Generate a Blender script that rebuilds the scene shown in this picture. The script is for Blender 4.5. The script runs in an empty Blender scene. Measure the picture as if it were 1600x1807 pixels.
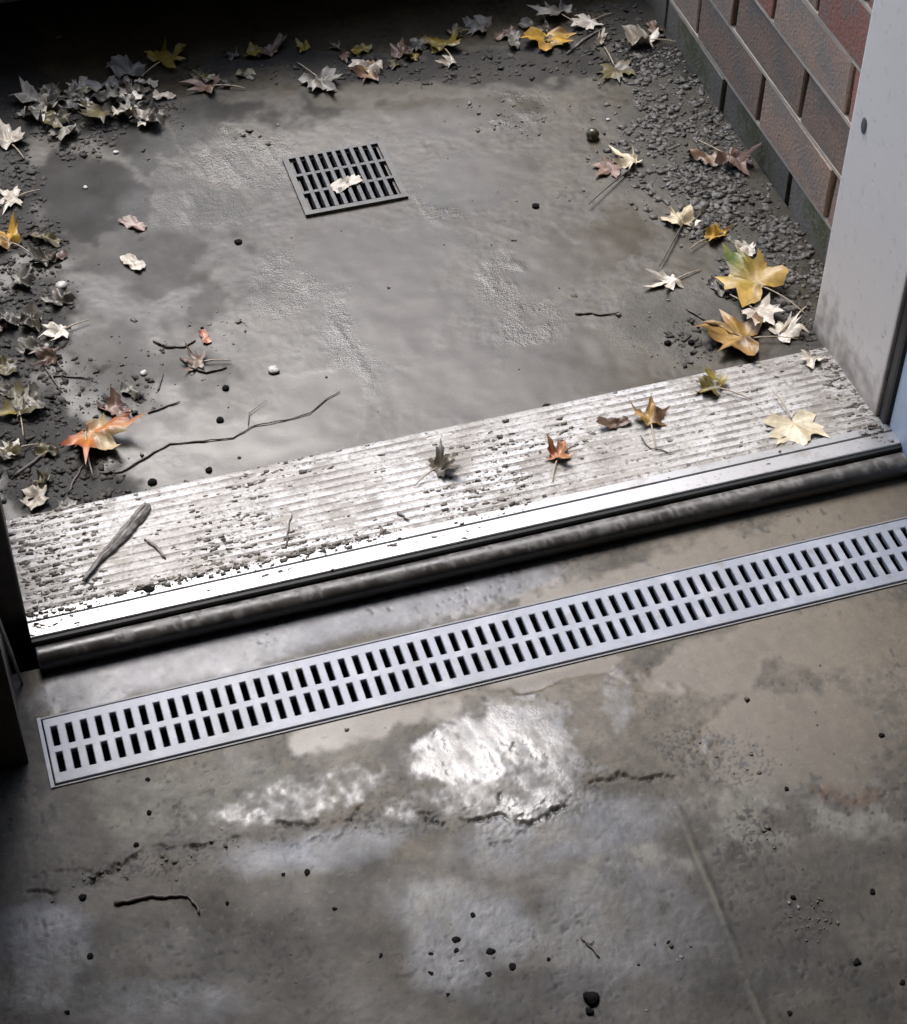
import bpy, bmesh, math, random
import numpy as np
from mathutils import Vector, Matrix
random.seed(7)
S = bpy.context.scene
COL = S.collection

# ------------------------------------------------------------------ camera
YAW, PITCH, ROLL = map(math.radians, (17.8, 46.6, 0.69))
FPX = 3500.0
CAM = np.array([0.016, -1.212, 1.4])
fwd = np.array([math.sin(YAW)*math.cos(PITCH), math.cos(YAW)*math.cos(PITCH), -math.sin(PITCH)])
rgt = np.cross(fwd, [0, 0, 1]); rgt /= np.linalg.norm(rgt)
upv = np.cross(rgt, fwd)
r2 = math.cos(ROLL)*rgt + math.sin(ROLL)*upv
u2 = -math.sin(ROLL)*rgt + math.cos(ROLL)*upv
cam_d = bpy.data.cameras.new('camera')
cam = bpy.data.objects.new('camera', cam_d); COL.objects.link(cam)
cam.matrix_world = Matrix(((r2[0], u2[0], -fwd[0], CAM[0]), (r2[1], u2[1], -fwd[1], CAM[1]),
                           (r2[2], u2[2], -fwd[2], CAM[2]), (0, 0, 0, 1)))
cam_d.sensor_fit = 'HORIZONTAL'; cam_d.sensor_width = 36
cam_d.lens = 36*FPX/1600
cam_d.clip_start = 0.02; cam_d.clip_end = 200
S.camera = cam

# ------------------------------------------------------------------ world and sun (overcast)
SUN_EL, SUN_AZ = math.radians(57), math.radians(-4)      # azimuth from +y towards +x
w = bpy.data.worlds.new('World'); S.world = w; w.use_nodes = True
nt = w.node_tree; nt.nodes.clear()
sky = nt.nodes.new('ShaderNodeTexSky'); sky.sky_type = 'NISHITA'; sky.sun_disc = False
sky.sun_elevation = SUN_EL; sky.sun_rotation = SUN_AZ
sky.air_density = 1.0; sky.dust_density = 2.0; sky.ozone_density = 1.0
bg = nt.nodes.new('ShaderNodeBackground'); bg.inputs[1].default_value = 0.15
wo = nt.nodes.new('ShaderNodeOutputWorld')
nt.links.new(sky.outputs[0], bg.inputs[0]); nt.links.new(bg.outputs[0], wo.inputs[0])
sd = bpy.data.lights.new('sun', 'SUN'); sd.energy = .9; sd.angle = math.radians(28); sd.color = (1, 0.99, 0.98)
sun = bpy.data.objects.new('sun', sd); COL.objects.link(sun)
dirv = Vector((math.sin(SUN_AZ)*math.cos(SUN_EL), math.cos(SUN_AZ)*math.cos(SUN_EL), math.sin(SUN_EL)))
sun.rotation_euler = (-dirv).to_track_quat('-Z', 'Y').to_euler(); sun.location = (0.4, 3, 4)
S.view_settings.view_transform = 'Standard'; S.view_settings.look = 'None'
S.view_settings.exposure = 1.6; S.view_settings.gamma = 1; S.view_settings.use_curve_mapping = False
S.render.engine = 'CYCLES'
S.cycles.use_denoising = True
S.cycles.max_bounces = 8
S.cycles.caustics_reflective = False; S.cycles.caustics_refractive = False

# ------------------------------------------------------------------ helpers
def ray(px, py):
    return r2*((px-800)/FPX) + u2*(-(py-903.5)/FPX) + fwd
def G(px, py, z=0.0):                 # where a sight line meets the level z (survey of the photograph)
    d = ray(px, py); t = (z-CAM[2])/d[2]
    return CAM + d*t

def tag(o, label=None, cat=None, group=None, kind=None):
    for k, v in (('label', label), ('category', cat), ('group', group), ('kind', kind)):
        if v: o[k] = v
    return o
def empty(name, loc=(0, 0, 0), rz=0):
    o = bpy.data.objects.new(name, None); COL.objects.link(o)
    o.location = loc; o.rotation_euler = (0, 0, rz); o.empty_display_size = 0.02
    return o
def link(name, me, m=None, parent=None, loc=None):
    o = bpy.data.objects.new(name, me); COL.objects.link(o)
    if m: 
        me.materials.clear(); me.materials.append(m)
    if parent: o.parent = parent
    if loc is not None: o.location = loc
    return o
def pydata(name, V, F, m=None, parent=None, loc=None, smooth=False):
    me = bpy.data.meshes.new(name); me.from_pydata([tuple(map(float, v)) for v in V], [], F); me.update()
    if smooth:
        me.polygons.foreach_set('use_smooth', [True]*len(me.polygons))
    return link(name, me, m, parent, loc)
def box_bm(bm, x0, x1, y0, y1, z0, z1, bev=0.0):
    r = bmesh.ops.create_cube(bm, size=1.0)
    vs = r['verts']
    for v in vs:
        v.co = Vector((x0 + (v.co.x+.5)*(x1-x0), y0 + (v.co.y+.5)*(y1-y0), z0 + (v.co.z+.5)*(z1-z0)))
    if bev:
        es = list({e for v in vs for e in v.link_edges})
        bmesh.ops.bevel(bm, geom=es, offset=bev, segments=2, affect='EDGES', profile=.6)
def box(name, x0, x1, y0, y1, z0, z1, m, parent=None, bev=0.0):
    bm = bmesh.new(); box_bm(bm, x0, x1, y0, y1, z0, z1, bev)
    me = bpy.data.meshes.new(name); bm.to_mesh(me); bm.free()
    return link(name, me, m, parent)
def extrude_profile(name, prof, x0, x1, m, parent=None, nx=1, smooth=False, closed=True):
    n = len(prof); V = []; F = []
    for i in range(nx+1):
        x = x0 + (x1-x0)*i/nx
        V += [(x, p[0], p[1]) for p in prof]
    for i in range(nx):
        for j in range(n if closed else n-1):
            a = i*n+j; b = i*n+(j+1) % n
            F.append((a, b, b+n, a+n))
    if closed:
        F.append(tuple(range(n-1, -1, -1))); F.append(tuple(nx*n+j for j in range(n)))
    return pydata(name, V, F, m, parent, smooth=smooth)
def tube(name, pts, rad, m, parent=None, n=6, taper=0.5, rough=0.15, flat=1.0):
    rng = random.Random(hash(name) % 99 + len(pts)*13 + int(1e4*abs(pts[0][0])))
    P = [Vector(p) for p in pts]; V = []; F = []
    for i, p in enumerate(P):
        t = (P[min(i+1, len(P)-1)] - P[max(i-1, 0)]).normalized()
        a = t.orthogonal().normalized(); b = t.cross(a)
        r = rad*(1 - (1-taper)*i/(len(P)-1))*(.55 if i == 0 else 1)*(.6 if i == len(P)-1 else 1)*(1+rng.uniform(-rough, rough))
        for k in range(n):
            an = 2*math.pi*k/n
            q = a*math.cos(an)*r + b*math.sin(an)*r; q.z *= flat; V.append(p + q)
    for i in range(len(P)-1):
        for k in range(n):
            F.append((i*n+k, i*n+(k+1) % n, (i+1)*n+(k+1) % n, (i+1)*n+k))
    F.append(tuple(range(n-1, -1, -1))); F.append(tuple((len(P)-1)*n+k for k in range(n)))
    return pydata(name, V, F, m, parent, smooth=True)

# numpy value noise
def vnoise(X, Y, f, seed):
    x = X*f + 1000.37; y = Y*f + 1000.71
    xi = np.floor(x).astype(np.int64); yi = np.floor(y).astype(np.int64)
    fx = x-xi; fy = y-yi
    fx = fx*fx*(3-2*fx); fy = fy*fy*(3-2*fy)
    def h(a, b):
        n = (a*374761393 + b*668265263 + seed*974711) & 0xffffffff
        n = ((n ^ (n >> 13))*1274126177) & 0xffffffff
        n = ((n ^ (n >> 16))*2246822519) & 0xffffffff
        return ((n >> 8) & 0xffff)/65535.0
    return (h(xi, yi)*(1-fx)+h(xi+1, yi)*fx)*(1-fy) + (h(xi, yi+1)*(1-fx)+h(xi+1, yi+1)*fx)*fy
def fbm(X, Y, f, seed, o=4, g=.5):
    s = 0; a = 1; t = 0
    for i in range(o):
        s = s + a*vnoise(X, Y, f*2**i, seed+i*17); t += a; a *= g
    return s/t
def sst(a, b, x):
    t = np.clip((x-a)/(b-a), 0, 1); return t*t*(3-2*t)
def lerp(a, b, t):
    t = t[..., None] if np.ndim(t) else t
    return np.asarray(a)*(1-t) + np.asarray(b)*t
def blob(X, Y, lst, z=0.0, warp=None):
    """union of soft elliptic patches given by their place and half sizes in the survey photograph"""
    out = np.zeros_like(X)
    for b in lst:
        px, py, rx, ry = b[:4]; amp = b[4] if len(b) > 4 else 1; ang = b[5] if len(b) > 5 else 0
        c = G(px, py, z); dx = G(px+10, py, z)-c; dy = G(px, py+10, z)-c
        M = np.array([[dx[0], dy[0]], [dx[1], dy[1]]])/10
        Mi = np.linalg.inv(M)
        u = (X-c[0])*Mi[0, 0] + (Y-c[1])*Mi[0, 1]; v = (X-c[0])*Mi[1, 0] + (Y-c[1])*Mi[1, 1]
        if ang:
            ca, sa = math.cos(math.radians(ang)), math.sin(math.radians(ang))
            u, v = u*ca+v*sa, -u*sa+v*ca
        d = np.sqrt((u/rx)**2+(v/ry)**2)
        if warp is not None: d = d + warp
        out = np.maximum(out, amp*(1-sst(.6, 1.25, d)))
    return out
def crackdist(X, Y, pts, z=0.0, jit=.0):
    P = [G(p[0], p[1], z)[:2] for p in pts]; D = np.full(X.shape, 9.0)
    for a, b in zip(P[:-1], P[1:]):
        ab = b-a; L = ab@ab
        t = np.clip(((X-a[0])*ab[0]+(Y-a[1])*ab[1])/L, 0, 1)
        D = np.minimum(D, np.hypot(X-a[0]-t*ab[0], Y-a[1]-t*ab[1]))
    return D

# ------------------------------------------------------------------ materials
def mat(name, color=(.5, .5, .5), rough=.5, metal=0.0, spec=.5, noise=None, bump=None, attr=None, vary=None):
    """noise: list of (scale, lo, hi, colour2) dirt layers; bump: list of (scale, strength, dist); attr: vertex colour/roughness"""
    m = bpy.data.materials.new(name); m.use_nodes = True
    t = m.node_tree; N = t.nodes; Lk = t.links
    b = N['Principled BSDF']
    b.inputs['Base Color'].default_value = (*color, 1); b.inputs['Roughness'].default_value = rough
    b.inputs['Metallic'].default_value = metal; b.inputs['Specular IOR Level'].default_value = spec
    tc = N.new('ShaderNodeTexCoord')
    cur = None
    if attr:
        a = N.new('ShaderNodeAttribute'); a.attribute_name = attr; cur = a.outputs['Color']
    if attr == 'tint':
        a2 = N.new('ShaderNodeAttribute'); a2.attribute_name = 'gloss'
        Lk.new(a2.outputs['Fac'], b.inputs['Roughness'])
    for (sc, lo, hi, c2) in (noise or []):
        n = N.new('ShaderNodeTexNoise'); n.inputs['Scale'].default_value = sc; n.inputs['Detail'].default_value = 6
        n.inputs['Roughness'].default_value = .65
        Lk.new(tc.outputs['Object'], n.inputs['Vector'])
        mr = N.new('ShaderNodeMapRange'); mr.inputs[1].default_value = lo; mr.inputs[2].default_value = hi
        Lk.new(n.outputs['Fac'], mr.inputs[0])
        mx = N.new('ShaderNodeMix'); mx.data_type = 'RGBA'
        Lk.new(mr.outputs[0], mx.inputs[0])
        if cur: Lk.new(cur, mx.inputs[6])
        else: mx.inputs[6].default_value = (*color, 1)
        mx.inputs[7].default_value = (*c2, 1)
        if vary == 'mul': mx.blend_type = 'MULTIPLY'
        cur = mx.outputs[2]
    if vary == 'object':
        oi = N.new('ShaderNodeObjectInfo'); hs = N.new('ShaderNodeHueSaturation')
        mr = N.new('ShaderNodeMapRange'); mr.inputs[3].default_value = .78; mr.inputs[4].default_value = 1.22
        Lk.new(oi.outputs['Random'], mr.inputs[0]); Lk.new(mr.outputs[0], hs.inputs['Value'])
        if cur: Lk.new(cur, hs.inputs['Color'])
        else: hs.inputs['Color'].default_value = (*color, 1)
        cur = hs.outputs[0]
    if cur: Lk.new(cur, b.inputs['Base Color'])
    prev = None
    for (sc, st, di) in (bump or []):
        n = N.new('ShaderNodeTexNoise'); n.inputs['Scale'].default_value = sc; n.inputs['Detail'].default_value = 5
        Lk.new(tc.outputs['Object'], n.inputs['Vector'])
        bp = N.new('ShaderNodeBump'); bp.inputs['Strength'].default_value = st; bp.inputs['Distance'].default_value = di
        Lk.new(n.outputs['Fac'], bp.inputs['Height'])
        if prev: Lk.new(prev, bp.inputs['Normal'])
        prev = bp.outputs[0]
    if prev: Lk.new(prev, b.inputs['Normal'])
    return m
def floor_mat(name):
    """concrete whose colour, gloss and grain come from the mesh attributes tint, gloss and grain"""
    m = mat(name, attr='tint', noise=[(420, .35, .75, (.72, .70, .68)), (90, .4, .75, (.82, .81, .80))], vary='mul', spec=.5)
    t = m.node_tree; N = t.nodes; Lk = t.links; b = N['Principled BSDF']
    tc = N.new('ShaderNodeTexCoord'); g = N.new('ShaderNodeAttribute'); g.attribute_name = 'grain'
    prev = None
    for sc, di in ((1100, .0005), (420, .0007), (200, .0006)):
        n = N.new('ShaderNodeTexNoise'); n.inputs['Scale'].default_value = sc; n.inputs['Detail'].default_value = 4
        Lk.new(tc.outputs['Object'], n.inputs['Vector'])
        bp = N.new('ShaderNodeBump'); bp.inputs['Distance'].default_value = di
        Lk.new(g.outputs['Fac'], bp.inputs['Strength']); Lk.new(n.outputs['Fac'], bp.inputs['Height'])
        if prev: Lk.new(prev, bp.inputs['Normal'])
        prev = bp.outputs[0]
    Lk.new(prev, b.inputs['Normal'])
    return m
M_floor = floor_mat('wet_concrete')
M_alu = mat('mill_aluminium', (.53, .525, .515), .45, .2, noise=[(9, .42, .64, (.34, .315, .28)), (22, .50, .59, (.26, .238, .205)), (60, .53, .66, (.36, .34, .31)), (260, .53, .63, (.20, .185, .165))], bump=[(300, .2, .0006)])
M_alud = mat('dirty_aluminium', (.46, .44, .41), .5, .1, noise=[(30, .42, .60, (.19, .17, .15)), (200, .50, .62, (.15, .135, .12))], bump=[(300, .3, .0006)])
M_lip = mat('silver_lip', (.38, .38, .385), .33, .5, noise=[(40, .52, .70, (.28, .265, .245)), (240, .6, .68, (.25, .235, .215))], bump=[(300, .1, .0005)])
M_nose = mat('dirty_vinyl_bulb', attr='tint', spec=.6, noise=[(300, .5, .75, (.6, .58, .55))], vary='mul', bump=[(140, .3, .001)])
M_black = mat('black_rubber', (.012, .012, .013), .45)
M_grate = mat('pale_plastic', (.26, .28, .335), .42, 0, .5, noise=[(9, .45, .70, (.21, .222, .25)), (55, .58, .72, (.19, .18, .165)), (30, .5, .8, (.42, .43, .47)), (300, .62, .74, (.38, .37, .36))], bump=[(300, .08, .0005)])
M_channel = mat('channel_plastic', (.16, .16, .18), .5, noise=[(60, .45, .7, (.2, .19, .18))])
M_dark = mat('dark_pit', (.008, .008, .009), .6)
M_iron = mat('grate_grey_plastic', (.10, .101, .103), .5, 0, .4, noise=[(90, .45, .72, (.05, .05, .05)), (260, .6, .7, (.15, .145, .14))], bump=[(200, .2, .0008)])
BRN = [(26, .40, .62, (.24, .20, .165)), (230, .5, .66, (.26, .22, .18)), (330, .58, .68, (.09, .07, .06))]
BRB = [(260, .55, .002), (60, .3, .002)]
M_frame = mat('muddy_grate_frame', (.085, .08, .072), .45, 0, .5, noise=[(70, .45, .65, (.05, .048, .045))], bump=[(200, .2, .0008)])
M_brick = mat('brick_face', (.35, .235, .165), .7, 0, .4, noise=BRN, bump=BRB, vary='object')
M_brick_red = mat('red_brick_face', (0.328, 0.139, 0.098), .75, 0, .4, noise=[(30, .5, .7, (.23, .17, .14))]+BRN[1:], bump=BRB, vary='object')
M_brick_moss = mat('mossy_brick_face', (.165, .155, .13), .7, 0, .4, noise=[(14, .46, .62, (.095, .10, .05)), (60, .5, .7, (.20, .19, .17))]+BRN[2:], bump=BRB, vary='object')
M_mortar = mat('mortar', (.54, .465, .37), .85, noise=[(45, .4, .7, (.40, .35, .28)), (300, .5, .7, (.46, .40, .33))], bump=[(300, .5, .001)])
M_recess = mat('deep_mortar', (.035, .03, .027), .9, bump=[(200, .5, .001)])
M_paint = mat('grey_paint', (.86, .79, .70), .42, noise=[(5, .44, .70, (.79, .715, .625)), (70, .58, .74, (.62, .56, .49)), (38, .655, .675, (.88, .87, .85)), (75, .67, .70, (.24, .21, .19))], bump=[(30, .15, .002), (160, .1, .001)])
def splash(m, z0, z1, c2):
    t = m.node_tree; N = t.nodes; L_ = t.links; b = N['Principled BSDF']
    tc = N.new('ShaderNodeTexCoord'); sx = N.new('ShaderNodeSeparateXYZ'); L_.new(tc.outputs['Object'], sx.inputs[0])
    n = N.new('ShaderNodeTexNoise'); n.inputs['Scale'].default_value = 55; n.inputs['Detail'].default_value = 6; L_.new(tc.outputs['Object'], n.inputs['Vector'])
    ad = N.new('ShaderNodeMath'); ad.operation = 'MULTIPLY_ADD'; ad.inputs[1].default_value = .20; L_.new(n.outputs['Fac'], ad.inputs[0]); L_.new(sx.outputs['Z'], ad.inputs[2])
    mr = N.new('ShaderNodeMapRange'); mr.inputs[1].default_value = z0+.1; mr.inputs[2].default_value = z1+.1; mr.inputs[3].default_value = .9; mr.inputs[4].default_value = 0; L_.new(ad.outputs[0], mr.inputs[0])
    mx = N.new('ShaderNodeMix'); mx.data_type = 'RGBA'; L_.new(mr.outputs[0], mx.inputs[0])
    L_.new(b.inputs['Base Color'].links[0].from_socket, mx.inputs[6]); mx.inputs[7].default_value = (*c2, 1); L_.new(mx.outputs[2], b.inputs['Base Color'])
splash(M_paint, .0, .075, (.36, .30, .245))
splash(M_mortar, .0, .05, (.15, .13, .105))
M_darkwood = mat('dark_stained_wood', (.09, .074, .060), .6, noise=[(60, .4, .7, (.05, .042, .035))], bump=[(90, .3, .001)])
M_strip = mat('pale_metal_strip', (.35, .35, .33), .4, .6)
M_blue = mat('light_blue_paint', (.58, .68, .78), .4, noise=[(25, .5, .8, (.40, .52, .66))])
M_white = mat('white_caulk', (.75, .76, .76), .6, noise=[(80, .5, .7, (.4, .39, .37))])
M_render = mat('house_render', (.33, .31, .29), .8, noise=[(12, .4, .7, (.24, .23, .21))], bump=[(120, .4, .002)])
M_room = mat('room_paint', (.30, .29, .28), .8, noise=[(6, .4, .7, (.25, .24, .23))])
M_step = mat('wet_black_timber', (.022, .019, .016), .6, noise=[(50, .4, .7, (.012, .011, .01))], bump=[(90, .4, .001)])
M_stairs = mat('stair_concrete', (.13, .125, .115), .8, noise=[(25, .4, .7, (.08, .08, .075))], bump=[(150, .4, .002)])
M_grit = mat('grey_gravel', (.145, .133, .118), .6, 0, .4, noise=[(140, .46, .62, (.06, .055, .048)), (90, .54, .70, (.23, .22, .205))])
M_mud = mat('dark_mud_specks', (.085, .072, .058), .7, 0, .25, noise=[(90, .4, .65, (.24, .215, .185))])
M_peat = mat('black_leaf_mould', (.03, .026, .021), .8, noise=[(60, .4, .7, (.09, .08, .065))])
M_twig = mat('wet_twig', (.085, .070, .058), .5, noise=[(160, .45, .7, (.13, .11, .095))])
M_twigpale = mat('pale_stalk', (.42, .34, .24), .5)
M_stick = mat('weathered_stick', (.13, .115, .10), .55, noise=[(120, .42, .66, (.28, .26, .24))], bump=[(200, .5, .001)])
M_pebw = mat('white_pebble', (.50, .48, .45), .5, noise=[(200, .45, .65, (.28, .26, .24))])
M_pebk = mat('black_clod', (.010, .009, .009), .9, 0, .1, bump=[(300, .6, .002)])
M_nut = mat('dark_nut', (.06, .055, .03), .28, noise=[(60, .5, .65, (.45, .43, .36))])
M_leaf = mat('wet_leaf', attr='Col', rough=.42, spec=.5, noise=[(150, .35, .8, (.62, .58, .52))], vary='mul', bump=[(220, .25, .001)])
t_ = M_leaf.node_tree.nodes['Principled BSDF']

# ------------------------------------------------------------------ floor sheets
def sheet(name, x0, x1, y0, y1, step, func, hole=None):
    nx = int(round((x1-x0)/step)); ny = int(round((y1-y0)/step))
    xs = np.linspace(x0, x1, nx+1); ys = np.linspace(y0, y1, ny+1)
    X, Y = np.meshgrid(xs, ys)
    h, tint, gloss, grain = func(X, Y)
    V = np.stack([X, Y, h], -1).reshape(-1, 3)
    idx = np.arange((nx+1)*(ny+1)).reshape(ny+1, nx+1)
    Q = np.stack([idx[:-1, :-1], idx[:-1, 1:], idx[1:, 1:], idx[1:, :-1]], -1).reshape(-1, 4)
    if hole:
        cx = ((X[:-1, :-1]+X[1:, 1:])/2).ravel(); cy = ((Y[:-1, :-1]+Y[1:, 1:])/2).ravel()
        keep = ~((cx > hole[0]) & (cx < hole[1]) & (cy > hole[2]) & (cy < hole[3]))
        Q = Q[keep]
    me = bpy.data.meshes.new(name)
    me.vertices.add(len(V)); me.vertices.foreach_set('co', V.ravel())
    me.loops.add(Q.size); me.loops.foreach_set('vertex_index', Q.ravel().astype(np.int32))
    me.polygons.add(len(Q)); me.polygons.foreach_set('loop_start', np.arange(0, Q.size, 4, dtype=np.int32))
    me.polygons.foreach_set('use_smooth', np.ones(len(Q), dtype=bool))
    me.update(calc_edges=True); me.validate()
    a = me.attributes.new('tint', 'FLOAT_COLOR', 'POINT')
    a.data.foreach_set('color', np.concatenate([tint, np.ones(tint.shape[:2]+(1,))], -1).reshape(-1).astype(np.float32))
    for nm, arr in (('gloss', gloss), ('grain', grain)):
        a = me.attributes.new(nm, 'FLOAT', 'POINT'); a.data.foreach_set('value', arr.ravel().astype(np.float32))
    o = link(name, me, M_floor); o['kind'] = 'structure'
    return o

LZ = 0.008      # general level of the landing
def landing_h(X, Y):
    h = LZ + .0020*(fbm(X, Y, 6, 3, 2)-.5) + .0005*(fbm(X, Y, 40, 5, 2)-.5)
    h = h + .010*sst(.55, .9, X)*sst(.25, .9, X)*(.25+.75*sst(.15, .3, Y))        # banked silt towards the brick wall
    h = h + .006*(1-sst(.03, .22, X))*sst(.17, .32, Y)
    c = (.456, .585)
    h = h - .004*np.exp(-((X-c[0])**2+(Y-c[1])**2)/.02)
    return h
def landing(X, Y):
    wv = fbm(X, Y, 18, 11, 4)-.5
    w2 = fbm(X, Y, 60, 12, 3)-.5
    h = landing_h(X, Y)
    # pools of muddy water
    pool = blob(X, Y, [(690, 450, 140, 60), (720, 560, 120, 110), (770, 660, 110, 110), (860, 700, 130, 50), (1010, 640, 130, 80),
                       (560, 690, 90, 80), (430, 770, 170, 50), (880, 310, 130, 55), (800, 200, 170, 40), (700, 170, 140, 22),
                       (1080, 430, 90, 90), (980, 470, 90, 60)], LZ, wv*1.7+w2*.8)
    pool = sst(.05, 1.0, pool + .5*w2*(pool > 0))
    damp = blob(X, Y, [(360, 280, 150, 70), (620, 600, 70, 110), (900, 500, 60, 60), (330, 370, 110, 50), (880, 200, 90, 40),
                       (790, 345, 60, 40), (500, 500, 60, 60), (940, 590, 60, 70)], LZ, wv*1.3)
    brown = blob(X, Y, [(230, 520, 130, 60), (330, 420, 130, 70), (260, 560, 110, 50), (420, 480, 70, 40, .6)], LZ, wv)
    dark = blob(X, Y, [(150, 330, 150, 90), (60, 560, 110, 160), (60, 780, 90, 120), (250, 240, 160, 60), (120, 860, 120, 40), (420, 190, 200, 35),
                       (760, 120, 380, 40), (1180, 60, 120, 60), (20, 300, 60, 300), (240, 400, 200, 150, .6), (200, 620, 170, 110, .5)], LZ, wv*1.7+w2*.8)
    siltr = blob(X, Y, [(1180, 180, 90, 110), (1280, 320, 130, 110), (1340, 470, 110, 110), (1150, 300, 90, 80), (1420, 600, 60, 80), (1180, 560, 120, 60)], LZ, wv*1.2)
    base = lerp((.29, .248, .20), (.25, .212, .168), sst(.35, .65, fbm(X, Y, 14, 21, 4)))
    base = lerp(base, (.27, .255, .24), damp*sst(.35, .6, fbm(X, Y, 70, 22, 3))*.75)
    base = lerp(base, (.155, .115, .08), brown*.85)
    base = lerp(base, (.19, .18, .165), siltr*.7)
    base = lerp(base, (.05, .046, .04), dark*.88)  # dark mould plus the shade of step and left wall painted in
    base = lerp(base, (.30, .255, .198), pool*.85)
    # pale silt streaks washed towards the grate, with wet glints painted into the colour
    ang = np.arctan2(Y-.585, X-.456); rr = np.hypot(X-.456, Y-.585)
    ring = np.exp(-((rr-.105-.02*wv)/.03)**2)*sst(.45, .62, fbm(ang*1.0, rr*2, 9, 31, 3))
    base = lerp(base, (.34, .325, .30), np.clip(ring, 0, 1)*.5)
    streak = sst(.55, .75, fbm(X*2.2+.4*Y, Y*.55, 40, 33, 3))*damp
    base = lerp(base, (.34, .325, .30), streak*.5)
    base = base*np.clip(1 + (.85*(fbm(X, Y, 190, 43, 3)-.5) + .5*(fbm(X, Y, 45, 44, 3)-.5))*(1-.6*pool), .45, 1.6)[..., None]
    spk = sst(.66, .74, vnoise(X, Y, 260, 41))*sst(.4, .65, fbm(X, Y, 20, 42, 3))*(1-pool*.85)
    base = lerp(base, (.06, .055, .05), spk*.8)
    h = h + (1-pool)*(.0003*(fbm(X, Y, 180, 51, 2)-.5) + .0003*streak)
    h = h - .0001*pool
    gloss = .20 + .20*fbm(X, Y, 30, 61, 3) - .08*damp
    gloss = gloss*(1-pool) + (.20+.10*fbm(X, Y, 25, 62, 3))*pool
    gloss = np.clip(gloss + .08*(1-damp)*(1-pool) + .15*siltr + .35*dark, .08, .85)
    base = base*np.array((.196, .184, .136))
    grain = np.clip(.11 - .08*pool + .3*siltr + .42*damp*(1-pool), .03, 1.2)
    return h, base, gloss, grain
HOLE = (.405, .507, .536, .632)
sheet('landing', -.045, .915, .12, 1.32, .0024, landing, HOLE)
CH = (-.0056, 1.2, -.1632, -.0848)      # channel opening
def inside(X, Y):
    wv = fbm(X, Y, 16, 111, 4)-.5
    wf = fbm(X, Y, 70, 112, 3)-.5
    h = .0016*(fbm(X, Y, 6, 103, 2)-.5) + .0003*(fbm(X, Y, 60, 105, 3)-.5)
    mud = blob(X, Y, [(610, 1285, 190, 40, 1, -12), (1260, 1170, 190, 55, 1, -12), (1480, 1130, 190, 60, 1, -12), (1420, 1290, 160, 90),
                      (1250, 1000, 330, 40, 1, -13), (1500, 900, 200, 40, 1, -13), (980, 1190, 150, 24, 1, -13)], 0, wv*1.7+wf*.8)
    mud = sst(.1, .85, mud + .5*wf*(mud > 0))
    slick = blob(X, Y, [(850, 1325, 165, 58, 1, -10), (930, 1290, 95, 62, .95), (1090, 1240, 32, 75, .6), (560, 1400, 170, 42, .55, -16), (860, 1400, 170, 50, .6, -8),
                        (420, 1125, 330, 60, .5, -13), (150, 1220, 110, 50, .5, -13), (820, 1050, 170, 36, .6, -13), (960, 1340, 60, 80, .8)], 0, wv*1.2+wf*.6)
    slick = sst(.08, 1.1, slick + .9*(fbm(X, Y, 150, 125, 3)-.5)*(slick > .02))
    film = blob(X, Y, [(300, 1170, 240, 45, 1, -13), (560, 1105, 260, 42, 1, -13), (800, 1050, 170, 30, 1, -13), (150, 1225, 90, 36)], 0, wv*.9)
    palegreen = blob(X, Y, [(310, 1400, 150, 60, 1, -10), (430, 1370, 90, 40), (220, 1420, 60, 60)], 0, wv*.6)
    blue = blob(X, Y, [(800, 1620, 110, 60, 1, 10), (790, 1690, 75, 80), (880, 1640, 80, 60), (80, 1650, 90, 70), (60, 1720, 70, 60), (560, 1500, 170, 40, 1, -8),
                       (1000, 1470, 190, 60, 1, -8), (1100, 1620, 160, 130, .7), (300, 1770, 180, 50, .6)], 0, wv*1.3+wf*.5)
    chalk = blob(X, Y, [(1340, 1450, 160, 60, 1, -8), (1100, 1540, 160, 40, 1, -14), (1500, 1430, 120, 50), (1530, 1400, 40, 25), (1320, 1420, 60, 40)], 0, wv*1.4)
    rust = blob(X, Y, [(1490, 1400, 60, 18, 1, 5)], 0, wv)
    dark = blob(X, Y, [(400, 1660, 260, 110), (120, 1450, 150, 120), (60, 1380, 80, 160), (960, 1760, 200, 50), (1350, 1720, 220, 90), (620, 1600, 80, 120), (0, 1560, 120, 70)], 0, wv*2.2)
    base = lerp((.225, .20, .162), (.15, .133, .106), sst(.35, .65, fbm(X, Y, 12, 121, 4)))
    base = lerp(base, (.085, .08, .07), dark*.6*(.4+.9*sst(.3, .7, fbm(X, Y, 16, 124, 4))))  # brown stains, plus painted shade beside the left wall end
    base = lerp(base, (.27, .265, .225), palegreen*.8)
    base = lerp(base, (.35, .395, .50), np.clip(blue*(.55+1.5*wv+.8*wf), 0, 1))  # bluish sky reflection painted into the floor colour
    base = lerp(base, (.40, .395, .36), chalk*sst(.42, .62, fbm(X, Y, 45, 122, 4))*.9)
    base = lerp(base, (.25, .14, .07), rust*.7)
    base = lerp(base, (.28, .29, .33), slick*(.4+.5*sst(.35, .65, fbm(X, Y, 90, 123, 3))))  # pale sheen of the wet patch painted into its colour
    base = lerp(base, (.21, .225, .30), film*.8)  # sky mirrored in the wet film, painted as a bluish tint
    base = lerp(base, (.27, .228, .172), mud*.85)
    fine = fbm(X, Y, 160, 181, 3)-.5
    base = base*np.clip(1 + (.95*fine + .7*(fbm(X, Y, 40, 182, 3)-.5))*(1-.7*mud), .4, 1.7)[..., None]
    pore = sst(.80, .88, vnoise(X, Y, 330, 183))*sst(.4, .6, fbm(X, Y, 18, 184, 3))*(1-mud)
    base = base*(1-.6*pore[..., None]); h = h - .0004*pore
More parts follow.
